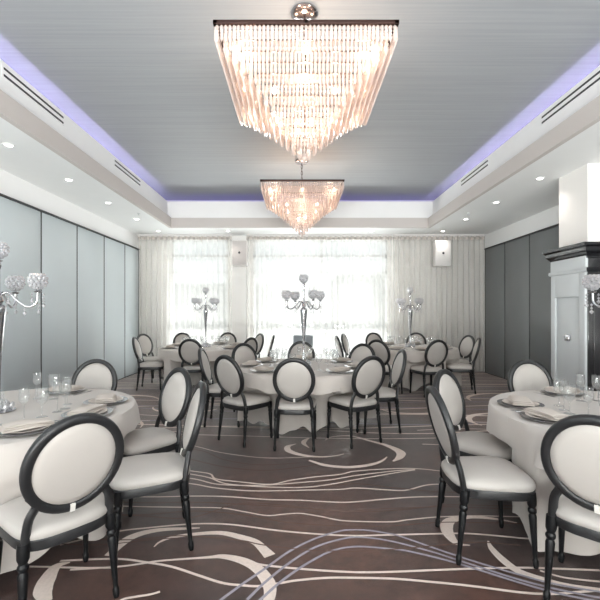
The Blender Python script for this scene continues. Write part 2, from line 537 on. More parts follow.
# the same kind of lines further back under the tables and along the walls
rr = random.Random(3)
y = 4.75
while y < 9.8:
    x0, x1 = sorted((rr.uniform(XL, XR), rr.uniform(XL, XR)))
    if x1 - x0 < 3:
        x0, x1 = XL + 0.05, XR - 0.05
    a1, p1, k1 = rr.uniform(0.04, 0.16), rr.uniform(0, 6), rr.uniform(0.6, 1.5)
    ribbon('c' if rr.random() < 0.7 else 'b', rr.uniform(0.02, 0.04),
           [(x0 + (x1 - x0) * i / 14, y + a1 * math.sin(p1 + k1 * (x0 + (x1 - x0) * i / 14))) for i in range(15)])
    y += rr.uniform(0.12, 0.3)
for cx, cy, r, a0, a1 in ((-2.9, 6.6, 0.6, 0.2, 2.6), (3.6, 6.7, 0.7, 0.6, 3.2), (1.75, 6.2, 0.5, 3.4, 6.0), (-1.7, 6.3, 0.55, 3.3, 5.8),
                          (2.9, 5.4, 0.55, 1.0, 3.6), (-2.6, 5.1, 0.6, 0.0, 2.2), (2.6, 1.8, 0.6, 1.2, 3.4)):
    ribbon('c', [0.01, 0.05, 0.09, 0.08, 0.02], [(cx + r * math.cos(a0 + (a1 - a0) * i / 8), cy + r * 0.8 * math.sin(a0 + (a1 - a0) * i / 8)) for i in range(9)])
for yy, x0, x1 in ((4.4, -3.9, -1.3), (4.9, -3.9, -1.2), (5.2, -3.9, -1.5), (5.5, -3.9, -2.0), (5.75, -3.9, -1.4), (4.2, 1.6, 4.5), (4.5, 1.4, 4.5), (5.0, 1.5, 4.5),
                   (5.4, 1.9, 4.5), (1.7, -3.9, -1.5), (1.4, -3.9, 4.5), (0.9, -3.9, 4.5), (0.4, -3.9, 4.5)):
    ribbon('c', 0.022, [(x0 + (x1 - x0) * i / 8, yy + 0.06 * math.sin(i * 1.1 + yy * 5)) for i in range(9)])
struct(fl.build('floor'), 'dark brown patterned carpet with cream swirls')

# ceiling: soffit ring, raised tray with grey paper, white border inside the cove
ce = MB()
ce.use(M['soffit'])
for x0, x1, y0, y1 in ((XL - 0.15, TL - 0.06, YN - 0.15, YB + 0.3), (TR + 0.06, XR + 0.15, YN - 0.15, YB + 0.3), (TL - 0.06, TR + 0.06, TF + 0.06, YB + 0.3), (TL - 0.06, TR + 0.06, YN - 0.15, TN - 0.06)):
    ce.box(x0, x1, y0, y1, ZS, ZS + 0.06)
ce.use(M['white'])
ce.box(-3.75, 3.9, TN - 0.7, TF + 0.75, ZC, ZC + 0.1)
struct(ce.build('ceiling'), 'white soffit and raised tray ceiling')
pp = MB()
pp.box(-3.5, 3.6, TN - 0.4, 9.5, ZC - 0.006, ZC - 0.0005)
struct(pp.build('ceiling_panel', M['paper']), 'grey grasscloth panel in the middle of the tray ceiling')
# tray sides: taupe band below, white lip set back above it, closed at the back of the cove
bd = MB()
bd.box(TL - 0.06, TL, TN - 0.06, TF + 0.06, ZS, 3.605)
bd.box(TR, TR + 0.06, TN - 0.06, TF + 0.06, ZS, 3.595)
bd.box(TL, TR, TF, TF + 0.06, ZS, 3.60)
bd.box(TL, TR, TN - 0.06, TN, ZS, 3.60)
struct(bd.build('trim_1', M['band']), 'taupe band around the ceiling tray')
lp = MB()
lp.box(-3.0, -2.94, TN - 0.1, TF + 0.08, 3.5, 3.99)
lp.box(3.08, 3.14, TN - 0.1, TF + 0.08, 3.5, 3.99)
lp.box(-3.0, 3.14, TF + 0.08, TF + 0.14, 3.5, 3.99)
lp.box(-3.0, 3.14, TN - 0.16, TN - 0.1, 3.5, 3.99)
lp.box(-2.94, TL - 0.06, TN - 0.1, TF + 0.08, 3.56, 3.60)
lp.box(TR + 0.06, 3.08, TN - 0.1, TF + 0.08, 3.55, 3.59)
struct(lp.build('trim_2', M['white']), 'white cove lip around the ceiling tray')
cv = MB()
cv.box(-3.75, -3.69, TN - 0.7, TF + 0.75, 3.44, ZC)
cv.box(3.84, 3.9, TN - 0.7, TF + 0.75, 3.44, ZC)
cv.box(-3.75, 3.9, TF + 0.69, TF + 0.75, 3.44, ZC)
cv.box(-3.75, 3.9, TN - 0.7, TN - 0.64, 3.44, ZC)
struct(cv.build('trim_3', M['white']), 'back of the lighting cove')
led = MB()
for x in (-3.60, 3.72):
    led.box(x - 0.006, x + 0.006, TN, TF, 3.485, 3.505)
struct(led.build('trim_4', M['led']), 'violet light strip in the cove')
led = MB()
led.box(-3.1, 3.2, TF + 0.52, TF + 0.53, 3.46, 3.50)
struct(led.build('trim_5', M['led_dim']), 'dim violet light strip in the far cove')

# linear air diffusers in the white lip
first = None
for side, x in ((-1, -2.94), (1, 3.08)):
    for k, (y0, y1) in enumerate(((3.98, 5.04), (6.42, 7.5))):
        where = 'pale grey' if side < 0 else 'dark'
        near = 'longer-looking' if k == 0 else 'shorter-looking'
        d = thing('air_diffuser', 'slim two-slot air diffuser above the %s wall, %s' % (where, 'closer to the camera' if k == 0 else 'closer to the windows'),
                  'vent', (x, (y0 + y1) / 2, 3.885), group='linear air diffusers')
        h = (y1 - y0) / 2
        s = -side
        fr = MB()
        fr.box(min(0, s * 0.006), max(0, s * 0.006), -h, h, -0.06, 0.06)
        fr.build('frame', M['white'], d)
        for z in (-0.034, 0.034):
            sl = MB()
            sl.box(min(s * 0.006, s * 0.010), max(s * 0.006, s * 0.010), -h + 0.02, h - 0.02, z - 0.011, z + 0.011)
            sl.build('slot', M['dark'], d)


# side walls with their folding partition panels
def partition(name, x, side, seams, mat, y_end):
    w = MB()
    w.box(min(x, x - side * -0.15), max(x, x - side * -0.15), YN - 0.15, YB + 0.3, 0, ZS)
    w.use(M['white'])
    wall = struct(w.build('wall_' + name, M['white']))
    ys = seams
    for a, b in zip(ys[:-1], ys[1:]):
        p = MB()
        x0, x1 = sorted((x, x - side * 0.05))
        p.bbox(x0, x1, a + 0.012, b - 0.012, 0.012, 3.0, 0.008, 2)
        p.build('partition_panel', mat, wall, smooth=30)
    t = MB()
    x0, x1 = sorted((x, x - side * 0.075))
    t.box(x0, x1, ys[0], ys[-1], 3.0, 3.025)
    x2, x3 = sorted((x, x - side * 0.0515))
    for s in ys:
        t.box(x2, x3, s - 0.013, s + 0.013, 0.0, 3.0)
    t.box(x2, x3, ys[0], ys[-1], 0.0, 0.013)
    t.build('partition_track', M['seam'], wall)
    return wall


partition('left', XL, -1, [-2.9, -1.9, -0.9, 0.1, 1.08, 2.07, 3.07, 4.07, 5.07, 6.07, 7.06, 8.05, 9.02, 9.80], M['panel'], 9.8)['label'] = 'pale grey folding partition wall'
partition('right', XR, 1, [-2.8, -1.8, -0.8, 0.2, 1.2, 2.2, 3.15, 4.1, 5.05, 6.0, 6.95, 7.9, 8.84, 9.76], M['shaded_panel'], 9.76)['label'] = 'folding partition wall with shade painted in as dark grey'


def window_wall(name, y0, y1, openings, mat):
    """wall slab along x between y0 and y1 with window openings (x0, x1, z0, z1)"""
    w = MB()
    x = XL - 0.15
    for a, b, z0, z1 in openings:
        w.box(x, a, y0, y1, 0, ZS)
        if z0 > 0.01:
            w.box(a, b, y0, y1, 0, z0)
        w.box(a, b, y0, y1, z1, ZS)
        x = b
    w.box(x, XR + 0.15, y0, y1, 0, ZS)
    return struct(w.build(name, mat))


W1, W2 = (-3.14, -1.72, 0.08, 3.27), (-1.10, 2.27, 0.08, 3.27)
window_wall('wall_back', YB, YB + 0.2, [W1, W2], M['beige'])['label'] = 'beige rear wall with two tall windows'
ADDED_WINDOWS = [(-3.8, -0.9, 0.55, 3.3), (-0.8, 2.1, 0.55, 3.3), (2.2, 4.5, 0.55, 3.3)]  # unseen windows, added to let fill light into the room
window_wall('wall_front', YN - 0.2, YN, ADDED_WINDOWS, M['white'])


def window(name, o, y, rows, cols):
    a, b, z0, z1 = o
    f = MB()
    t = 0.03
    f.box(a, a + 0.05, y - t, y + t, z0, z1)
    f.box(b - 0.05, b, y - t, y + t, z0, z1)
    f.box(a, b, y - t, y + t, z0, z0 + 0.05)
    f.box(a, b, y - t, y + t, z1 - 0.04, z1)
    for z in rows:
        f.box(a, b, y - t, y + t, z - 0.028, z + 0.028)
    for x in cols:
        f.box(x - 0.02, x + 0.02, y - t, y + t, z0, z1)
    fr = struct(f.build(name, M['alu']), 'tall glazed window')
    g = MB()
    g.box(a + 0.03, b - 0.03, y - 0.004, y + 0.004, z0 + 0.03, z1 - 0.03)
    g.build('pane', M['pane'], fr)


window('window_1', W1, YB + 0.12, [2.88, 2.47, 1.0], [])
window('window_2', W2, YB + 0.12, [2.88, 2.47, 1.0], [0.62])
for i, o in enumerate(ADDED_WINDOWS):
    window('window_%d' % (i + 3), o, YN - 0.1, [2.2], [(o[0] + o[1]) / 2])  # the added windows behind the camera

# outside, seen faintly through the sheers
g = MB()
g.box(-40, 40, YB + 0.35, 60, -0.3, -0.05)
struct(g.build('ground', M['ground']), 'paved ground outside')
ob = MB()
ob.box(-14, 1.5, 24, 32, -0.1, 3.2)
ob.box(3, 22, 28, 36, -0.1, 4.2)
ob.box(-2.0, 0.0, 18, 19.5, -0.1, 1.1)
struct(ob.build('outside_building', M['stone']), 'pale buildings outside the windows')

# column and the panelled cabinet around its foot
cm = MB()
cm.box(3.72, XR, 5.12, 5.68, 2.2, ZS)
struct(cm.build('column', M['column']), 'white square column')
cab = thing('cabinet', 'tall panelled cabinet with black front and a grey reflection painted on its side, below the white column', 'cabinet', (3.68, 5.06, 0))
b = MB()
b.bbox(0.0, 0.955, 0.0, 0.70, 0.0, 2.30, 0.006)
b.build('body', M['cab_black'], cab, smooth=30)
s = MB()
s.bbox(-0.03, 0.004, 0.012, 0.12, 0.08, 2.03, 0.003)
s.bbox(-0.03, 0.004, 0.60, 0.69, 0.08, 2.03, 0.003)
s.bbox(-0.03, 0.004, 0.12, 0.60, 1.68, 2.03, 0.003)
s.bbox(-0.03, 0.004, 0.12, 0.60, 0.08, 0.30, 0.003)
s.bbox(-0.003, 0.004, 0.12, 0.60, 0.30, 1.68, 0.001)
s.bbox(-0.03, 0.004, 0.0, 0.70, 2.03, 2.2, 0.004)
sp = s.build('side_panel', M['cab_side_sheen'], cab, smooth=30)
sp['label'] = 'framed side panel with painted grey reflection'
c = MB()
prof = [(0.03, 2.0), (0.035, 2.03), (0.02, 2.05)]


def molding(mb, prof):
    """profile (overhang, z) swept round the cabinet's -x and -y faces"""
    vs = []
    for d, z in prof:
        vs += [(-d, 0.70, z), (-d, -d, z), (0.955, -d, z)]
    fs = []
    for j in range(len(prof) - 1):
        for i in range(2):
            fs.append((j * 3 + i, j * 3 + i + 1, (j + 1) * 3 + i + 1, (j + 1) * 3 + i))
    mb.add(vs, fs)


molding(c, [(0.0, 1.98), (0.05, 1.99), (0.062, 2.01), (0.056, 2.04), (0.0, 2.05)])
c.mats = [M['cab_black'], M['cab_side_sheen']]
c.m = [1 if k % 2 == 0 else 0 for k in range(len(c.f))]  # side faces carry the painted reflection, front faces stay black
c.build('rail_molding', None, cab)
c = MB()
molding(c, [(0.0, 2.16), (0.02, 2.165), (0.025, 2.19), (0.05, 2.215), (0.085, 2.235), (0.10, 2.25), (0.11, 2.29), (0.145, 2.31), (0.145, 2.345), (-0.1, 2.345)])
c.build('cornice', M['cab_black'], cab)
dd = MB()
dd.bbox(0.07, 0.48, -0.012, 0.004, 0.1, 1.9, 0.004)
dd.bbox(0.50, 0.9, -0.012, 0.004, 0.1, 1.9, 0.004)
dd.build('door', M['cab_black'], cab, smooth=30)
sw = thing('wall_switch', 'small square metal switch plate on the cabinet side', 'switch', (3.665, 5.42, 1.13))
p = MB()
p.bbox(-0.008, 0.0, -0.05, 0.05, -0.04, 0.04, 0.002)
p.build('plate', M['chrome'], sw, smooth=30)
p = MB()
p.bbox(-0.013, -0.007, -0.022, 0.022, -0.016, 0.016, 0.002)
p.build('toggle', M['speaker'], sw, smooth=30)


# sheer curtains hung in ripple folds
def curtain(label, x0, x1, y, folds, seed):
    rr = random.Random(seed)
    root = thing('sheer_curtain', label, 'curtain', ((x0 + x1) / 2, y, 0), group='ceiling-hung sheer curtains')
    hw = (x1 - x0) / 2
    n = int(folds * 8)
    ph = rr.uniform(0, 6)
    mb = MB()
    zs = [0.02, 0.6, 1.4, 2.2, 2.9, 3.2, 3.31]
    for z in zs:
        k = 1 - z / 3.4
        for i in range(n + 1):
            u = -hw + 2 * hw * i / n
            a = 2 * PI * folds * i / n
            amp = 0.035 + 0.02 * math.sin(i * 0.071 + ph) * (0.4 + k)
            mb.v.append((u + 0.012 * math.sin(2 * a) + 0.03 * k * math.sin(i * 0.11 + ph), amp * math.sin(a + 0.5 * k * math.sin(i * 0.13 + ph)), z))
    for j in range(len(zs) - 1):
        for i in range(n):
            mb.f.append([j * (n + 1) + i, j * (n + 1) + i + 1, (j + 1) * (n + 1) + i + 1, (j + 1) * (n + 1) + i])
            mb.m.append(0)
    mb.build('drape', M['sheer'], root, smooth=60)
    hd = MB()
    hd.add([], [])
    for zz0, zz1 in ((3.25, 3.33),):
        for i in range(n + 1):
            u = -hw + 2 * hw * i / n
            a = 2 * PI * folds * i / n
            hd.v += [(u, -0.004 + 0.035 * math.sin(a), zz0), (u, -0.004 + 0.035 * math.sin(a), zz1)]
        for i in range(n):
            hd.f.append([2 * i, 2 * i + 2, 2 * i + 3, 2 * i + 1])
            hd.m.append(0)
    hd.build('heading_tape', M['cloth'], root, smooth=60)
    tr = MB()
    tr.box(-hw, hw, -0.02, 0.02, 3.345, 3.38)
    tr.build('track', M['speaker'], root)
    hk = MB()
    for i in range(int(folds)):
        u = -hw + 2 * hw * (i + 0.5) / folds
        hk.box(u - 0.008, u + 0.008, -0.012, 0.012, 3.325, 3.35)
    hk.build('glider', M['alu'], root)
    return root


curtain('white sheer curtain over the smaller window beside the pale grey wall', -3.90, -1.60, 9.80, 17, 1)
curtain('white sheer curtain across the wide rear window', -1.24, 2.32, 9.80, 27, 2)
curtain('greyish sheer curtain over plain wall beside the dark wall', 2.36, 4.60, 9.80, 17, 3)

# wall speakers
def speaker(label, x, y, z, mat):
    r = thing('wall_speaker', label, 'speaker', (x, y, z), group='wall speakers')
    b = MB()
    b.bbox(-0.19, 0.19, -0.10, 0.10, -0.31, 0.31, 0.02, 3)
    b.build('body', M['speaker'], r, smooth=30)
    g_ = MB()
    g_.bbox(-0.17, 0.17, -0.112, -0.098, -0.285, 0.285, 0.006, 2)
    g_.build('front_grille', mat, r, smooth=30)
    l = MB()
    l.ball((0, -0.114, 0.0), 0.028, 10, 6)
    l.build('logo_badge', M['dark'], r, smooth=60)
    k = MB()
    k.box(-0.03, 0.03, 0.10, y_wall - y, -0.03, 0.03)
    k.build('bracket', M['steel'], r)
    return r


y_wall = YB
speaker('pale wall speaker in the gap between the two white curtains', -1.40, 9.80, 2.92, M['grille'])
speaker('white wall speaker in front of the greyish curtain', 3.48, 9.62, 2.88, M['speaker'])

# low grey cabinet near the rear window
gb = thing('low_cabinet', 'low grey cabinet by the wide rear window, behind the middle candelabrum', 'cabinet', (0.14, 9.45, 0))
b = MB()
b.bbox(-0.23, 0.23, -0.17, 0.17, 0.04, 0.93, 0.008)
b.build('body', M['grey_box'], gb, smooth=30)
b = MB()
b.box(-0.21, 0.21, -0.15, 0.15, 0.0, 0.045)
b.build('plinth', M['dark'], gb)
b = MB()
b.bbox(-0.21, 0.21, -0.182, -0.168, 0.08, 0.88, 0.004)
b.build('door', M['grey_box'], gb, smooth=30)

# recessed downlights
ring_me, lens_me = None, None


def downlight(x, y, label):
    global ring_me, lens_me
    r = thing('recessed_downlight', label, 'ceiling light', (x, y, ZS), group='recessed downlights in the soffit')
    if ring_me is None:
        a = MB().use(M['white'])
        a.lathe([(0.065, 0.0), (0.065, -0.006), (0.042, -0.008), (0.040, 0.0)], 20, cap0=False, cap1=False)
        ring_me = a.mesh('trim_ring', 40)
        c = MB().use(M['lamp'])
        c.lathe([(0.040, -0.003), (0.001, -0.004)], 16, cap0=False)
        lens_me = c.mesh('lens', 40)
    for nm, me in (('trim_ring', ring_me), ('lens', lens_me)):
        o = bpy.data.objects.new(nm, me)
        COL.objects.link(o)
        o.parent = r
    d = bpy.data.lights.new('downlight_beam', 'SPOT')
    d.energy, d.spot_size, d.spot_blend, d.shadow_soft_size = 13, math.radians(125), 0.9, 0.05
    d.color = (1.0, 0.93, 0.85)
    l = bpy.data.objects.new('downlight_beam', d)
    COL.objects.link(l)
    l.parent = r
    l.location = (0, 0, -0.03)


ORD = ['closest to the camera', 'second from the camera', 'third from the camera', 'fourth from the camera']
for k, yy in enumerate((4.55, 5.75, 6.95, 8.17)):
    downlight(-3.28, yy, 'round recessed downlight in soffit by the pale grey wall, %s' % ORD[k])
for k, yy in enumerate((4.45, 5.68, 6.92, 8.17)):
    downlight(3.45, yy, 'round recessed downlight in soffit by the dark wall, %s' % ORD[k])
for k, xx in enumerate((-3.25, -1.62, 0.07, 1.75, 3.42)):
    downlight(xx, 9.38, 'round recessed downlight above the curtains, %s' % (
        'at the corner by the pale wall', 'over the smaller window', 'over the middle of the wide window', 'over the wide window, dark wall side', 'over the white speaker')[k])
for x, label in ((-3.05, 'tiny sprinkler head in the soffit beside the pale grey wall'), (3.3, 'tiny sprinkler head in the soffit beside the dark wall')):
    q = MB()
    q.lathe([(0.03, 0), (0.03, -0.006), (0.012, -0.012), (0.01, -0.03), (0.022, -0.034), (0.001, -0.036)], 12, cap1=False)
    tag(q.build('sprinkler_head', M['alu'], None, 40, (x, 7.7, ZS)), label, 'sprinkler', 'soffit sprinkler heads')

# ------------------------------------------------------------------ crystal chandeliers
TIERS = [(0.655, 3.55, 3.425), (0.6, 3.55, 3.388), (0.544, 3.516, 3.346), (0.489, 3.467, 3.297), (0.433, 3.416, 3.246), (0.378, 3.362, 3.192), (0.322, 3.304, 3.134), (0.267, 3.245, 3.075), (0.211, 3.187, 3.017), (0.156, 3.125, 2.955), (0.1, 3.062, 2.892), (0.045, 2.995, 2.825)]


def crystal_verts(h, r=0.0142):
    """one hanging prism: hexagonal rod with a pointed tip and a small bead above"""
    vs, fs = [], []
    n = 5
    prof = [(0.25, 0.0), (1.0, -0.012)]
    k = 3
    seg = (h - 0.05) / k
    for j in range(k):
        z = -0.012 - seg * (j + 1)
        prof += [(0.55, z + 0.006), (1.0 + 0.12 * (j == k - 1), z - 0.004)]
    for rr_, z in prof:
        for i in range(n):
            t = 2 * PI * i / n
            vs.append((r * rr_ * math.cos(t), r * rr_ * math.sin(t), z))
    vs.append((0, 0, -h))
    m = len(prof)
    for j in range(m - 1):
        for i in range(n):
            i2 = (i + 1) % n
            fs.append(((j + 1) * n + i, (j + 1) * n + i2, j * n + i2, j * n + i))
    for i in range(n):
        fs.append((m * n, (m - 1) * n + (i + 1) % n, (m - 1) * n + i))
    fs.append((0, 1, 2, 3, 4))
    return vs, fs


def chandelier(label, x, y):
    r = thing('chandelier', label, 'chandelier', (x, y, 0), group='square tiered crystal chandeliers')
    c = MB()
    c.lathe([(0.001, ZC - 0.007), (0.115, ZC - 0.007), (0.12, ZC - 0.03), (0.10, ZC - 0.05), (0.03, ZC - 0.06), (0.001, ZC - 0.06)], 28)
    c.build('canopy', M['canopy'], r, smooth=40)
    c = MB()
    for k in range(9):
        z = 4.075 - k * 0.055
        pts = []
        for i in range(13):
            a = 2 * PI * i / 12
            u, w = 0.014 * math.cos(a), 0.034 * math.sin(a)
            pts.append((u, 0, z + w) if k % 2 else (0, u, z + w))
        c.tube(pts, 0.0045, 6)
    c.build('chain', M['bronze'], r, smooth=60)
    s = 0.67
    f = MB()
    for a, b, c0, d in ((-s, s, -s, -s + 0.035), (-s, s, s - 0.035, s), (-s, -s + 0.035, -s, s), (s - 0.035, s, -s, s)):
        f.bbox(a, b, c0, d, 3.55, 3.58, 0.004)
    f.tube([(-s, 0, 3.565), (s, 0, 3.565)], 0.012)
    f.tube([(0, -s, 3.565), (0, s, 3.565)], 0.012)
    f.tube([(0, 0, 3.6), (0, 0, 2.86)], 0.012)
    f.build('frame', M['bronze'], r, smooth=30)
    tf = MB()
    for hs, zt, zb in TIERS[1:]:
        for a, b, c0, d in ((-hs, hs, -hs, -hs + 0.008), (-hs, hs, hs - 0.008, hs), (-hs, -hs + 0.008, -hs, hs), (hs - 0.008, hs, -hs, hs)):
            tf.box(a, b, c0, d, zt, zt + 0.008)
        tf.tube([(-hs, 0, zt + 0.004), (hs, 0, zt + 0.004)], 0.004, 6)
    tf.build('tier_frame', M['canopy'], r)
    fi = MB()
    fi.ball((0, 0, 2.84), 0.03, 12, 8)
    fi.lathe([(0.001, 2.79), (0.02, 2.80), (0.001, 2.82)], 10)
    fi.build('finial', M['crystal'], r, smooth=40)
    bm_ = MB()
    bm_.ball((0, 0, 0), 0.019, 10, 6, 1.5)
    bulb = bm_.mesh('bulb', 60)
    bulb.materials.append(M['bulb'])
    for (bx, by, bz) in [(sx * 0.52, sy * 0.52, 3.46) for sx in (-1, 1) for sy in (-1, 1)] + [(0, -0.52, 3.46), (0, 0.52, 3.46), (-0.52, 0, 3.46), (0.52, 0, 3.46)] + \
            [(sx * 0.25, sy * 0.25, 3.30) for sx in (-1, 1) for sy in (-1, 1)] + [(0.06, -0.08, 3.12), (-0.06, 0.08, 3.12)]:
        o = bpy.data.objects.new('bulb', bulb)
        COL.objects.link(o)
        o.parent = r
        o.location = (bx, by, bz)
    for bx, by, bz, e in ((0.45, -0.45, 3.47, 4), (-0.45, 0.45, 3.47, 4), (-0.45, -0.45, 3.47, 4), (0.45, 0.45, 3.47, 4), (0, -0.3, 3.36, 3.4), (0, 0.3, 3.36, 3.4), (0, 0, 3.2, 3.4), (0, 0, 3.84, 3)):
        d = bpy.data.lights.new('chandelier_glow', 'POINT')
        d.energy, d.color, d.shadow_soft_size = e, (1.0, 0.74, 0.54), 0.06
        l = bpy.data.objects.new('chandelier_glow', d)
        COL.objects.link(l)
        l.parent = r
        l.location = (bx, by, bz)
    rest = MB()
    rest.use(M['crystal'])
    one = {}
    left = 100
    rr = random.Random(11)
    for hs, zt, zb in TIERS:
        h = zt - zb
        n = max(3, round(2 * hs / 0.0305))
        vs, fs = crystal_verts(h)
        if h not in one:
            m1 = MB().use(M['crystal'])
            m1.add(vs, fs)
            one[h] = m1.mesh('crystal_prism')
        for side in range(4):
            for i in range(n):
                u = -hs + 2 * hs * (i + 0.5) / n
                px, py = ((u, -hs), (u, hs), (-hs, u), (hs, u))[side]
                a = rr.uniform(0, 6)
                if side == 0 and left > 0:
                    left -= 1
                    o = bpy.data.objects.new('crystal_prism', one[h])
                    COL.objects.link(o)
                    o.parent = r
                    o.location = (px, py, zt)
                    o.rotation_euler = (0, 0, a)
                else:
                    ca, sa = math.cos(a), math.sin(a)
                    rest.add([(px + p[0] * ca - p[1] * sa, py + p[0] * sa + p[1] * ca, zt + p[2]) for p in vs], fs)
    rs = rest.build('crystal_curtain', None, r)
    rs['kind'] = 'stuff'
    return r


chandelier('large square tiered crystal chandelier hanging closest to the camera', 0.065, 3.54)
chandelier('square tiered crystal chandelier hanging further back, before the rear windows', 0.085, 7.0)

# ------------------------------------------------------------------ chairs
RX, RZ, TILT, RY, RC = 0.204, 0.228, math.radians(15), -0.035, 0.762


def tilt(u, v, w):
    """point of the round back: u across, v up along the back, w forward"""
    ct, st = math.cos(TILT), math.sin(TILT)
    return (u, RY - v * st + w * ct, RC + v * ct + w * st)


def chair_parts():
    P = []
    # seat cushion
    def outline(k, grow=0.0):
        pts = []
        n = 40
        for i in range(n):
            a = 2 * PI * i / n
            e = 0.45
            cx, sy = math.cos(a), math.sin(a)
            X = math.copysign(abs(cx) ** e, cx)
            Y = math.copysign(abs(sy) ** e, sy)
            hw = 0.225 + 0.02 * Y + grow
            hd = 0.222 + grow
            bul = 0.018 * (1 - X * X) * Y
            pts.append((X * hw * k, 0.235 + (Y * hd + bul) * k))
        return pts

    def slab(levels):
        mb = MB()
        n = 40
        vs, fs = [], []
        for k, z, gr in levels:
            vs += [(x, yy, z) for x, yy in [(p[0], p[1]) for p in outline(k, gr)]]
        for j in range(len(levels) - 1):
            for i in range(n):
                i2 = (i + 1) % n
                fs.append((j * n + i, j * n + i2, (j + 1) * n + i2, (j + 1) * n + i))
        fs.append(tuple(range(n - 1, -1, -1)))
        fs.append(tuple((len(levels) - 1) * n + i for i in range(n)))
        # outline() scales about y = .235 only when k applies to the offset
        mb.add(vs, fs)
        return mb

    P.append(('seat', slab([(1, 0.438, 0.0), (1, 0.452, 0.006), (1, 0.470, 0.003), (0.95, 0.486, 0), (0.8, 0.499, 0), (0.5, 0.508, 0), (0.1, 0.511, 0)]), 'uphol', 60))
    P.append(('seat_rail', slab([(0.97, 0.384, 0), (1, 0.389, 0), (1, 0.434, 0.004), (1, 0.440, 0.0)]), 'black_hazed', 40))

    prof = [(0.0, 0.013), (0.02, 0.017), (0.045, 0.017), (0.055, 0.012), (0.07, 0.013), (0.20, 0.018), (0.295, 0.0225), (0.31, 0.017), (0.322, 0.024), (0.335, 0.024), (0.345, 0.018), (0.365, 0.026), (0.40, 0.027), (0.43, 0.026)]
    for sx in (-1, 1):
        for fy, ft, nm in ((0.0, 0.045, 'leg'), (0.437, 0.415, 'leg')):
            fx, tx = (0.208, 0.192) if fy == 0 else (0.218, 0.207)
            mb = MB()
            pts, rad = [], []
            for z, q in prof:
                t = z / 0.43
                pts.append((sx * (fx + (tx - fx) * t), fy + (ft - fy) * t, z))
                rad.append(q)
            mb.tube(pts, rad, 10)
            P.append((nm, mb, 'black', 40))
    for sx in (-1, 1):
        mb = MB()
        a = tilt(sx * 0.150, -0.165, 0.0)
        b = tilt(sx * 0.183, -0.11, 0.0)
        mb.tube(catmull([(sx * 0.188, 0.042, 0.38), (sx * 0.186, 0.036, 0.46), (sx * 0.176, 0.022, 0.54), a, b], 4), 0.021, 8, (1.0, 0.85))
        P.append(('back_post', mb, 'black_hazed', 50))
    # ring: rounded rectangular section swept round the oval
    mb = MB()
    n, sec = 48, 12
    vs, fs = [], []
    for i in range(n):
        a = 2 * PI * i / n
        for k in range(sec):
            b = 2 * PI * k / sec
            cb, sb = math.cos(b), math.sin(b)
            dr = 0.0225 * math.copysign(abs(cb) ** 0.6, cb)
            w = 0.021 * math.copysign(abs(sb) ** 0.6, sb)
            vs.append(tilt((RX + dr) * math.cos(a), (RZ + dr) * math.sin(a), w))
    for i in range(n):
        i2 = (i + 1) % n
        for k in range(sec):
            k2 = (k + 1) % sec
            fs.append((i * sec + k, i2 * sec + k, i2 * sec + k2, i * sec + k2))
    mb.add(vs, fs)
    P.append(('backrest_frame', mb, 'black_hazed', 50))
    # pad, domed in front and behind
    mb = MB()
    n = 40
    lev = [(0.02, 0.034), (0.5, 0.031), (0.8, 0.024), (0.95, 0.013), (1.0, 0.0), (0.96, -0.012), (0.8, -0.019), (0.5, -0.022), (0.02, -0.023)]
    vs, fs = [], []
    for k, w in lev:
        for i in range(n):
            a = 2 * PI * i / n
            vs.append(tilt(k * (RX - 0.016) * math.cos(a), k * (RZ - 0.017) * math.sin(a), w))
    for j in range(len(lev) - 1):
        for i in range(n):
            i2 = (i + 1) % n
            fs.append((j * n + i2, j * n + i, (j + 1) * n + i, (j + 1) * n + i2))
    fs.append(tuple(range(n)))
    fs.append(tuple((len(lev) - 1) * n + i for i in range(n - 1, -1, -1)))
    mb.add(vs, fs)
    P.append(('backrest_pad', mb, 'uphol', 60))
    mb = MB()
    vs = []
    for u, v, w in ((-1, -1, -1), (1, -1, -1), (1, 1, -1), (-1, 1, -1), (-1, -1, 1), (1, -1, 1), (1, 1, 1), (-1, 1, 1)):
        vs.append(tilt(u * 0.011, -RZ + 0.002 + v * 0.019, w * 0.0245))
    mb.add(vs, [(0, 3, 2, 1), (4, 5, 6, 7), (0, 1, 5, 4), (1, 2, 6, 5), (2, 3, 7, 6), (3, 0, 4, 7)])
    P.append(('clip', mb, 'tag', None))
    return P


CHAIR = None
CHAIRS = []       # (x, y, heading) for the cloths to fall around


def chair(x, y, deg, label, group):
    """deg: clockwise from straight away from the camera, the way the sitter would face"""
    global CHAIR
    rz = -math.radians(deg)
    CHAIRS.append((x, y, rz))
    if CHAIR is None:
        CHAIR = thing('dining_chair', label, 'chair', (x, y, 0.002), rz, group)
        for nm, mb, mt, sm in chair_parts():
            mb.build(nm, M[mt], CHAIR, smooth=sm)
        return CHAIR
    return dup(CHAIR, 'dining_chair', label, (x, y, 0.002), rz, group)


TP, TB, TM, TRP, TRD = 'front table by the pale wall', 'front table by the black cabinet', 'middle table', 'rear table near pale wall', 'rear table near dark wall'
W = 'white oval-back chair '
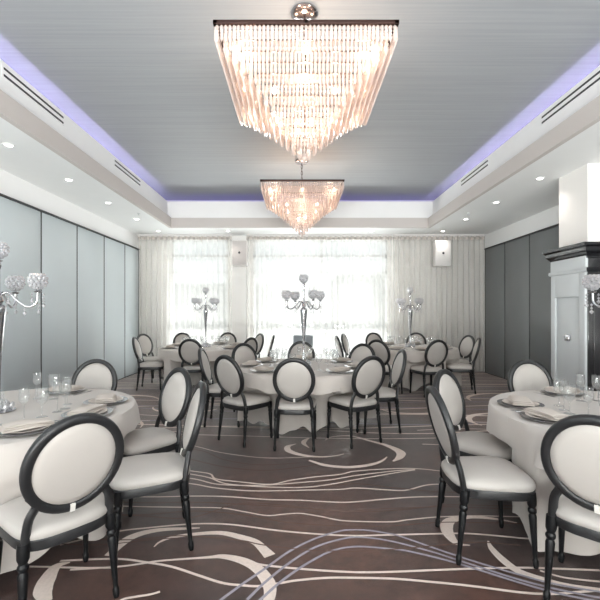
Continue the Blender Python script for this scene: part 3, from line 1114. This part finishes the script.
# table: centre, cloth seed, candelabrum turn, chairs (x, y, heading, label, short place for what is laid before it)
TABLES = [
    (TP, -2.15, 2.88, 12, [
        (-1.075, 1.92, -48, W + 'with back to the camera, ' + TP, 'the camera-backed chair'),
        (-0.73, 2.68, -111, W + 'seen side-on at ' + TP, 'the side-on chair'),
        (-1.06, 3.36, -136, W + 'half turned behind the side-on one, ' + TP, 'the half-turned chair'),
        (-2.02, 3.95, 178, W + 'facing the camera across ' + TP, 'the camera-facing chair'),
    ]),
    (TB, 2.36, 2.80, 30, [
        (1.425, 1.90, 43, W + 'with back to the camera, ' + TB, 'the camera-backed chair'),
        (0.955, 2.55, 93, W + 'seen side-on at ' + TB, 'the side-on chair'),
        (1.275, 3.25, 136, W + 'half turned behind the side-on one, ' + TB, 'the half-turned chair'),
        (2.30, 3.90, 178, W + 'facing the camera across ' + TB, 'the camera-facing chair'),
        (3.12, 3.72, 215, W + 'before the black door, ' + TB, 'the chair before the black door'),
    ]),
    (TM, 0.09, 5.33, 27, [
        (-0.03, 4.24, 3, W + 'standing square, back to the camera, at ' + TM, 'the square-standing chair'),
        (-0.74, 4.49, 38, W + 'angled, back to the camera, pale wall side of ' + TM, 'the angled chair, pale wall side'),
        (0.77, 4.42, -30, W + 'angled, back to the camera, dark wall side of ' + TM, 'the angled chair, dark wall side'),
        (-1.19, 5.34, 89, W + 'seen edge-on, pale wall side of ' + TM, 'the edge-on chair, pale wall side'),
        (1.25, 5.08, -92, W + 'seen edge-on, dark wall side of ' + TM, 'the edge-on chair, dark wall side'),
        (-0.77, 6.05, 140, W + 'facing the camera, pale wall side of ' + TM, 'the camera-facing chair, pale wall side'),
        (0.07, 6.47, 180, W + 'facing the camera behind the candelabrum of ' + TM, 'the chair behind the candelabrum'),
        (0.95, 5.98, 218, W + 'facing the camera, dark wall side of ' + TM, 'the camera-facing chair, dark wall side'),
    ]),
    (TRP, -1.87, 8.2, 45, [
        (-1.90, 7.20, 4, W + 'with its back to the camera at ' + TRP, 'the camera-backed chair'),
        (-3.04, 7.72, 82, W + 'seen side-on beside the pale wall at ' + TRP, 'the side-on chair'),
        (-3.30, 8.72, 118, W + 'just behind the side-on chair at ' + TRP, 'the chair behind the side-on one'),
        (-2.62, 9.20, 150, W + 'facing the camera, pale wall end, ' + TRP, 'the camera-facing chair, pale wall end'),
        (-1.63, 9.30, 187, W + 'facing the camera at the curtain gap, ' + TRP, 'the chair at the curtain gap'),
        (-0.93, 7.55, -55, W + 'back half turned to the camera, ' + TRP, 'the half-turned chair'),
        (-0.89, 8.86, -122, W + 'facing away from the wide window at ' + TRP, 'the chair by the wide window'),
        (-0.57, 8.22, -95, W + 'seen as a thin edge, middle side of ' + TRP, 'the thin-edge chair'),
    ]),
    (TRD, 2.32, 8.2, 20, [
        (2.40, 6.95, -16, W + 'with its back to the camera at ' + TRD, 'the camera-backed chair'),
        (1.44, 7.00, 40, W + 'back half turned, ' + TRD, 'the half-turned chair'),
        (3.47, 8.25, -106, W + 'with its front showing, dark wall end of ' + TRD, 'the front-showing chair'),
        (3.27, 7.40, -74, W + 'seen side-on beside the dark wall at ' + TRD, 'the side-on chair'),
        (1.80, 9.24, 162, W + 'facing the camera, wide window end of ' + TRD, 'the camera-facing chair, window end'),
        (2.75, 9.22, 195, W + 'facing the camera behind the candelabrum, ' + TRD, 'the chair behind the candelabrum'),
        (0.88, 8.02, 83, W + 'first of the overlapping pair, ' + TRD, 'the first overlapping chair'),
        (1.10, 8.80, 112, W + 'second of the overlapping pair, ' + TRD, 'the second overlapping chair'),
    ]),
]
for tname, cx, cy, turn, seats in TABLES:
    for x, y, deg, label, place in seats:
        chair(x, y, deg, label, 'dining chairs at the ' + tname)

# ------------------------------------------------------------------ tables and cloths
R = 0.915
TABLE = None


def table(tname, cx, cy):
    global TABLE
    label = 'round banquet table under the white cloth, ' + tname
    if TABLE is None:
        TABLE = thing('round_table', label, 'table', (cx, cy, 0), group='round banquet tables')
        t = MB()
        t.lathe([(0.001, 0.728), (R - 0.008, 0.728), (R - 0.004, 0.735), (R - 0.004, 0.750), (R - 0.008, 0.756), (0.001, 0.756)], 64)
        t.build('tabletop', M['wood'], TABLE, smooth=30)
        for sx in (-1, 1):
            for sy in (-1, 1):
                l = MB()
                l.tube([(sx * 0.20, sy * 0.18, 0.73), (sx * 0.20, sy * 0.20, 0.0)], 0.014, 8)
                l.build('leg', M['steel'], TABLE, smooth=40)
            b = MB()
            b.tube([(sx * 0.20, -0.18, 0.62), (sx * 0.20, 0.18, 0.62)], 0.011, 8)
            b.build('brace', M['steel'], TABLE, smooth=40)
        return TABLE
    return dup(TABLE, 'round_table', label, (cx, cy, 0), 0)


OVER = math.radians(-151.5)     # where a corner of the cloth falls over the front of a chair seat


def cloth(tname, cx, cy, seed, peak):
    rr = random.Random(seed)
    n = 240
    nf = 9
    ph = [rr.uniform(0, 6) for _ in range(6)]
    hem = []
    near = [(a, b, c) for a, b, c in CHAIRS if math.hypot(a - cx, b - cy) < 2.0]
    rings = [(0.0, None), (0.4, None), (0.8, None), (0.9, None)]
    mb = MB().use(M['cloth'])
    vs = [(0, 0, 0.7615)]
    rows = []
    for rad in (0.4, 0.75, R - 0.02, R):
        rows.append([(rad * math.cos(2 * PI * i / n), rad * math.sin(2 * PI * i / n), 0.7615 - (0.002 if rad == R else 0)) for i in range(n)])
    steps = 16
    for s_ in range(1, steps + 1):
        t = s_ / steps
        row = []
        for i in range(n):
            a = 2 * PI * i / n
            fold = math.cos(nf * (a - peak) + 0.8 * math.sin(2 * (a - peak))) * 0.7 + 0.3 * math.sin((2 * nf + 3) * a + ph[2])
            corner = max(0.0, math.cos(a - peak)) ** 60
            over = max(0.0, 1 - (abs(((a - OVER + PI) % (2 * PI)) - PI) / 0.11) ** 2) if seed == 21 else 0.0
            grow = t ** 0.7
            low = 0.10 + 0.03 * math.sin(4 * a + ph[3]) - 0.05 * fold - 0.02 * corner
            low = max(low, 0.012)
            r_ = R + 0.010 + 0.035 * t + grow * (0.055 * (fold + 0.15) + 0.07 * corner) + 0.12 * min(1.0, t / 0.30) * over ** 0.5
            z = 0.752 + (low - 0.752) * t
            # the cloth is pushed in by seats and legs
            if z < 0.56:
                for qx, qy, qz in near:
                    if over > 0.15 and qx < 1.0:
                        continue
                    deep = 0.495
                    q = r_
                    while q > 0.34:
                        px, py = cx + q * math.cos(a) - qx, cy + q * math.sin(a) - qy
                        lx = px * math.cos(-qz) - py * math.sin(-qz)
                        ly = px * math.sin(-qz) + py * math.cos(-qz)
                        if -0.06 < ly < deep and abs(lx) < 0.285:
                            r_ = min(r_, q - 0.012)
                        q -= 0.012
            row.append((r_ * math.cos(a), r_ * math.sin(a), z))
        rows.append(row)
    # even out the pushed-in folds
    for j in range(len(rows) - 1, 4, -1):
        row = rows[j]
        rad = [math.hypot(p[0], p[1]) for p in row]
        for _ in range(1):
            sm = [min(rad[i], (rad[i - 1] + rad[i] * 2 + rad[(i + 1) % n]) / 4) for i in range(n)]
            rad = sm
        rows[j] = [(rad[i] * math.cos(2 * PI * i / n), rad[i] * math.sin(2 * PI * i / n), row[i][2]) for i in range(n)]
    fs = []
    for row in rows:
        vs += row
    for i in range(n):
        fs.append((0, 1 + i, 1 + (i + 1) % n))
    for j in range(len(rows) - 1):
        for i in range(n):
            i2 = (i + 1) % n
            fs.append((1 + j * n + i, 1 + (j + 1) * n + i, 1 + (j + 1) * n + i2, 1 + j * n + i2))
    mb.add(vs, fs)
    o = mb.build('tablecloth', None, None, smooth=70, loc=(cx, cy, 0))
    tag(o, 'white floor-length round cloth draped over the ' + tname, 'tablecloth', 'white round tablecloths')


# ------------------------------------------------------------------ candelabra
CAND = None


def candelabrum(tname, cx, cy, deg):
    global CAND
    label = 'tall silver five-cup crystal candelabrum on the ' + tname
    loc, rz = (cx, cy, 0.7625), math.radians(deg)
    if CAND is not None:
        return dup(CAND, 'candelabrum', label, loc, rz)
    r = CAND = thing('candelabrum', label, 'candelabrum', loc, rz, 'silver candelabra as table centrepieces')
    b = MB()
    b.lathe([(0.001, 0.0), (0.10, 0.0), (0.105, 0.008), (0.09, 0.018), (0.05, 0.035), (0.028, 0.05), (0.018, 0.075), (0.001, 0.075)], 28)
    b.build('base', M['chrome'], r, smooth=40)
    b = MB()
    for k in range(10):
        a = 2 * PI * k / 10
        rr_ = 0.085
        b.lathe([(0.001, -0.024), (0.017, 0.0), (0.012, 0.016), (0.001, 0.024)], 6, (rr_ * math.cos(a), rr_ * math.sin(a), 0.036), False, False)
        b.lathe([(0.001, -0.02), (0.014, 0.0), (0.001, 0.02)], 6, (0.05 * math.cos(a + 0.3), 0.05 * math.sin(a + 0.3), 0.065), False, False)
    b.build('base_crystal', M['cut'], r)
    v = MB()
    v.lathe([(0.001, 0.07), (0.016, 0.075), (0.020, 0.09), (0.014, 0.11), (0.013, 0.25), (0.022, 0.42), (0.036, 0.60), (0.046, 0.71), (0.049, 0.745), (0.043, 0.76), (0.02, 0.775), (0.001, 0.775)], 24)
    v.build('trumpet_stem', M['chrome'], r, smooth=40)
    h = MB()
    h.lathe([(0.001, 0.765), (0.02, 0.775), (0.034, 0.80), (0.02, 0.84), (0.011, 0.87), (0.011, 1.02), (0.02, 1.05), (0.012, 1.08), (0.001, 1.08)], 16)
    h.build('hub', M['chrome'], r, smooth=40)

    def cup(x, y, z, par):
        k = MB()
        k.lathe([(0.001, 0.0), (0.018, 0.0), (0.03, 0.008), (0.012, 0.016), (0.010, 0.03), (0.022, 0.034), (0.001, 0.036)], 14, (x, y, z))
        cu = k.build('candle_cup', M['chrome'], par, smooth=40)
        g_ = MB()
        rows, cols = 5, 10
        for j in range(rows):
            th = -1.15 + 1.9 * j / (rows - 1)
            for i in range(cols):
                a = 2 * PI * (i + 0.5 * (j % 2)) / cols
                q = 0.056
                g_.ball((x + q * math.cos(th) * math.cos(a), y + q * math.cos(th) * math.sin(a), z + 0.088 + q * math.sin(th)), 0.0155, 5, 4)
        g_.build('crystal_globe', M['cut'], cu)
        return cu

    cup(0, 0, 1.08, r)
    for k in range(4):
        a = PI / 2 * k
        ca, sa = math.cos(a), math.sin(a)
        pts = catmull([(0.01 * ca, 0.01 * sa, 0.83), (0.06 * ca, 0.06 * sa, 0.86), (0.12 * ca, 0.12 * sa, 0.80), (0.19 * ca, 0.19 * sa, 0.755), (0.245 * ca, 0.245 * sa, 0.785), (0.255 * ca, 0.255 * sa, 0.865)], 5)
        m_ = MB()
        m_.tube(pts, 0.0085, 8)
        arm = m_.build('arm', M['chrome'], r, smooth=60)
        cup(0.255 * ca, 0.255 * sa, 0.86, r)
        for j, (q, z0, ln) in enumerate(((0.262, 0.79, 3), (0.285, 0.865, 4), (0.225, 0.865, 3), (0.16, 0.78, 3), (0.075, 0.86, 3))):
            d = MB()
            ox = 0.022 * (1 if j % 2 else -1) if j else 0.0
            x0, y0 = q * ca - ox * sa, q * sa + ox * ca
            for s_ in range(ln):
                z = z0 - 0.018 - 0.026 * s_
                big = 0.010 if s_ < ln - 1 else 0.015
                d.lathe([(0.001, -big * 1.3), (big, 0.0), (0.001, big)], 6, (x0, y0, z), False, False)
            d.build('crystal_drop', M['cut'], arm)
    return r


# ------------------------------------------------------------------ place settings
PROTO = {}


def laid(kind, label, cat, loc, rz, group, make):
    if kind in PROTO:
        return dup(PROTO[kind], kind, label, loc, rz, group)
    o = make()
    o.location, o.rotation_euler = loc, (0, 0, rz)
    tag(o, label, cat, group)
    PROTO[kind] = o
    return o


def make_charger():
    m_ = MB()
    m_.lathe([(0.001, 0.0), (0.105, 0.0), (0.115, 0.004), (0.158, 0.016), (0.161, 0.019), (0.157, 0.020), (0.115, 0.0085), (0.105, 0.006), (0.001, 0.006)], 40)
    return m_.build('charger_plate', M['charger'], None, smooth=35)


def make_plate():
    m_ = MB()
    m_.lathe([(0.001, 0.0), (0.075, 0.0), (0.085, 0.004), (0.125, 0.014), (0.127, 0.017), (0.084, 0.008), (0.075, 0.005), (0.001, 0.005)], 36)
    return m_.build('dinner_plate', M['napkin'], None, smooth=35)


def make_napkin():
    """folded napkin: three soft layers, slightly wavy"""
    m_ = MB()
    for k, (w, d, z0, z1, off) in enumerate(((0.135, 0.072, 0.0, 0.013, 0.0), (0.130, 0.067, 0.012, 0.024, 0.004), (0.118, 0.060, 0.023, 0.034, -0.003))):
        nx, ny = 14, 6
        top, bot = [], []
        for j in range(ny + 1):
            for i in range(nx + 1):
                u, v = -1 + 2 * i / nx, -1 + 2 * j / ny
                e = (1 - abs(u) ** 8) * (1 - abs(v) ** 6)
                wv = 0.003 * math.sin(3 * u + k) * (1 + v)
                top.append((u * w, v * d + off + 0.006 * math.sin(2.2 * u + k), z0 + (z1 - z0) * (0.25 + 0.75 * e) + wv * e))
                bot.append((u * w, v * d + off + 0.006 * math.sin(2.2 * u + k), z0))
        s_ = (nx + 1) * (ny + 1)
        fs = []
        for j in range(ny):
            for i in range(nx):
                q = j * (nx + 1) + i
                fs.append((q, q + 1, q + nx + 2, q + nx + 1))
                fs.append((s_ + q, s_ + q + nx + 1, s_ + q + nx + 2, s_ + q + 1))
        edge = [i for i in range(nx + 1)] + [j * (nx + 1) + nx for j in range(1, ny + 1)] + [ny * (nx + 1) + i for i in range(nx - 1, -1, -1)] + [j * (nx + 1) for j in range(ny - 1, 0, -1)]
        for q in range(len(edge)):
            a, b = edge[q], edge[(q + 1) % len(edge)]
            fs.append((a, s_ + a, s_ + b, b))
        m_.add(top + bot, fs)
    return m_.build('folded_napkin', M['napkin'], None, smooth=45)


def make_goblet():
    m_ = MB()
    m_.lathe([(0.001, 0.0), (0.036, 0.001), (0.034, 0.004), (0.008, 0.008), (0.0045, 0.02), (0.0045, 0.075), (0.010, 0.086), (0.033, 0.11), (0.041, 0.15), (0.040, 0.205), (0.0385, 0.205), (0.0395, 0.15), (0.031, 0.112), (0.001, 0.092)], 20, cap0=True, cap1=False)
    return m_.build('water_goblet', M['glass'], None, smooth=50)


def make_wine():
    m_ = MB()
    m_.lathe([(0.001, 0.0), (0.033, 0.001), (0.031, 0.004), (0.007, 0.008), (0.004, 0.02), (0.004, 0.105), (0.014, 0.115), (0.028, 0.135), (0.031, 0.16), (0.028, 0.215), (0.0268, 0.215), (0.0295, 0.16), (0.026, 0.137), (0.001, 0.118)], 20, cap0=True, cap1=False)
    return m_.build('wine_glass', M['glass'], None, smooth=50)


def make_fork():
    m_ = MB()
    m_.tube([(0, -0.10, 0.002), (0, 0.0, 0.004), (0, 0.05, 0.003)], [0.0045, 0.003, 0.005], 6, (1, 0.4))
    for x in (-0.0075, -0.0025, 0.0025, 0.0075):
        m_.tube([(x * 0.8, 0.045, 0.003), (x, 0.06, 0.004), (x, 0.098, 0.005)], 0.0014, 5)
    return m_.build('fork', M['chrome'], None, smooth=60)


def make_knife():
    m_ = MB()
    m_.tube([(0, -0.11, 0.003), (0, -0.02, 0.004), (0, 0.0, 0.003)], [0.005, 0.006, 0.004], 6, (1, 0.5))
    m_.add([(-0.004, 0.0, 0.001), (0.006, 0.0, 0.001), (0.008, 0.08, 0.001), (-0.004, 0.115, 0.001), (-0.004, 0.0, 0.004), (0.006, 0.0, 0.002), (0.008, 0.08, 0.002), (-0.004, 0.115, 0.003)],
           [(0, 3, 2, 1), (4, 5, 6, 7), (0, 1, 5, 4), (1, 2, 6, 5), (2, 3, 7, 6), (3, 0, 4, 7)])
    return m_.build('table_knife', M['chrome'], None, smooth=30)


TZ = 0.7625
for ti, (tname, cx, cy, turn, seats) in enumerate(TABLES):
    table(tname, cx, cy)
    cloth(tname, cx, cy, 20 + ti, math.radians((-51, -154, -78, -70, -100)[ti]))
    candelabrum(tname, cx, cy, turn)
    angs = []
    for x, y, deg, label, place in seats:
        angs.append(math.atan2(y - cy, x - cx))
    for (x, y, deg, label, place), a in zip(seats, angs):
        at = ' before ' + place + ', ' + tname

        def pos(r_, da):
            q = a + da
            return (cx + r_ * math.cos(q), cy + r_ * math.sin(q))
        px, py = pos(0.70, 0)
        rz = a + PI / 2
        laid('charger_plate', 'silver charger' + at, 'plate', (px, py, TZ), rz, 'charger plates', make_charger)
        laid('dinner_plate', 'white plate' + at, 'plate', (px, py, TZ + 0.0095), rz, 'dinner plates', make_plate)
        laid('folded_napkin', 'folded napkin' + at, 'napkin', (px, py, TZ + 0.027), rz + 0.05 * math.sin(7 * x), 'folded napkins', make_napkin)
        gx, gy = pos(0.44, -0.22)
        laid('water_goblet', 'water goblet' + at, 'glass', (gx, gy, TZ), 0, 'water goblets', make_goblet)
        gx, gy = pos(0.43, 0.12)
        laid('wine_glass', 'tall wine glass' + at, 'glass', (gx, gy, TZ), 0, 'tall wine glasses', make_wine)
        gx, gy = pos(0.70, -0.262)
        laid('fork', 'fork' + at, 'fork', (gx, gy, TZ), rz + PI - 0.2, 'dinner forks', make_fork)
        gx, gy = pos(0.70, 0.262)
        laid('table_knife', 'knife' + at, 'knife', (gx, gy, TZ), rz + PI + 0.2, 'table knives', make_knife)
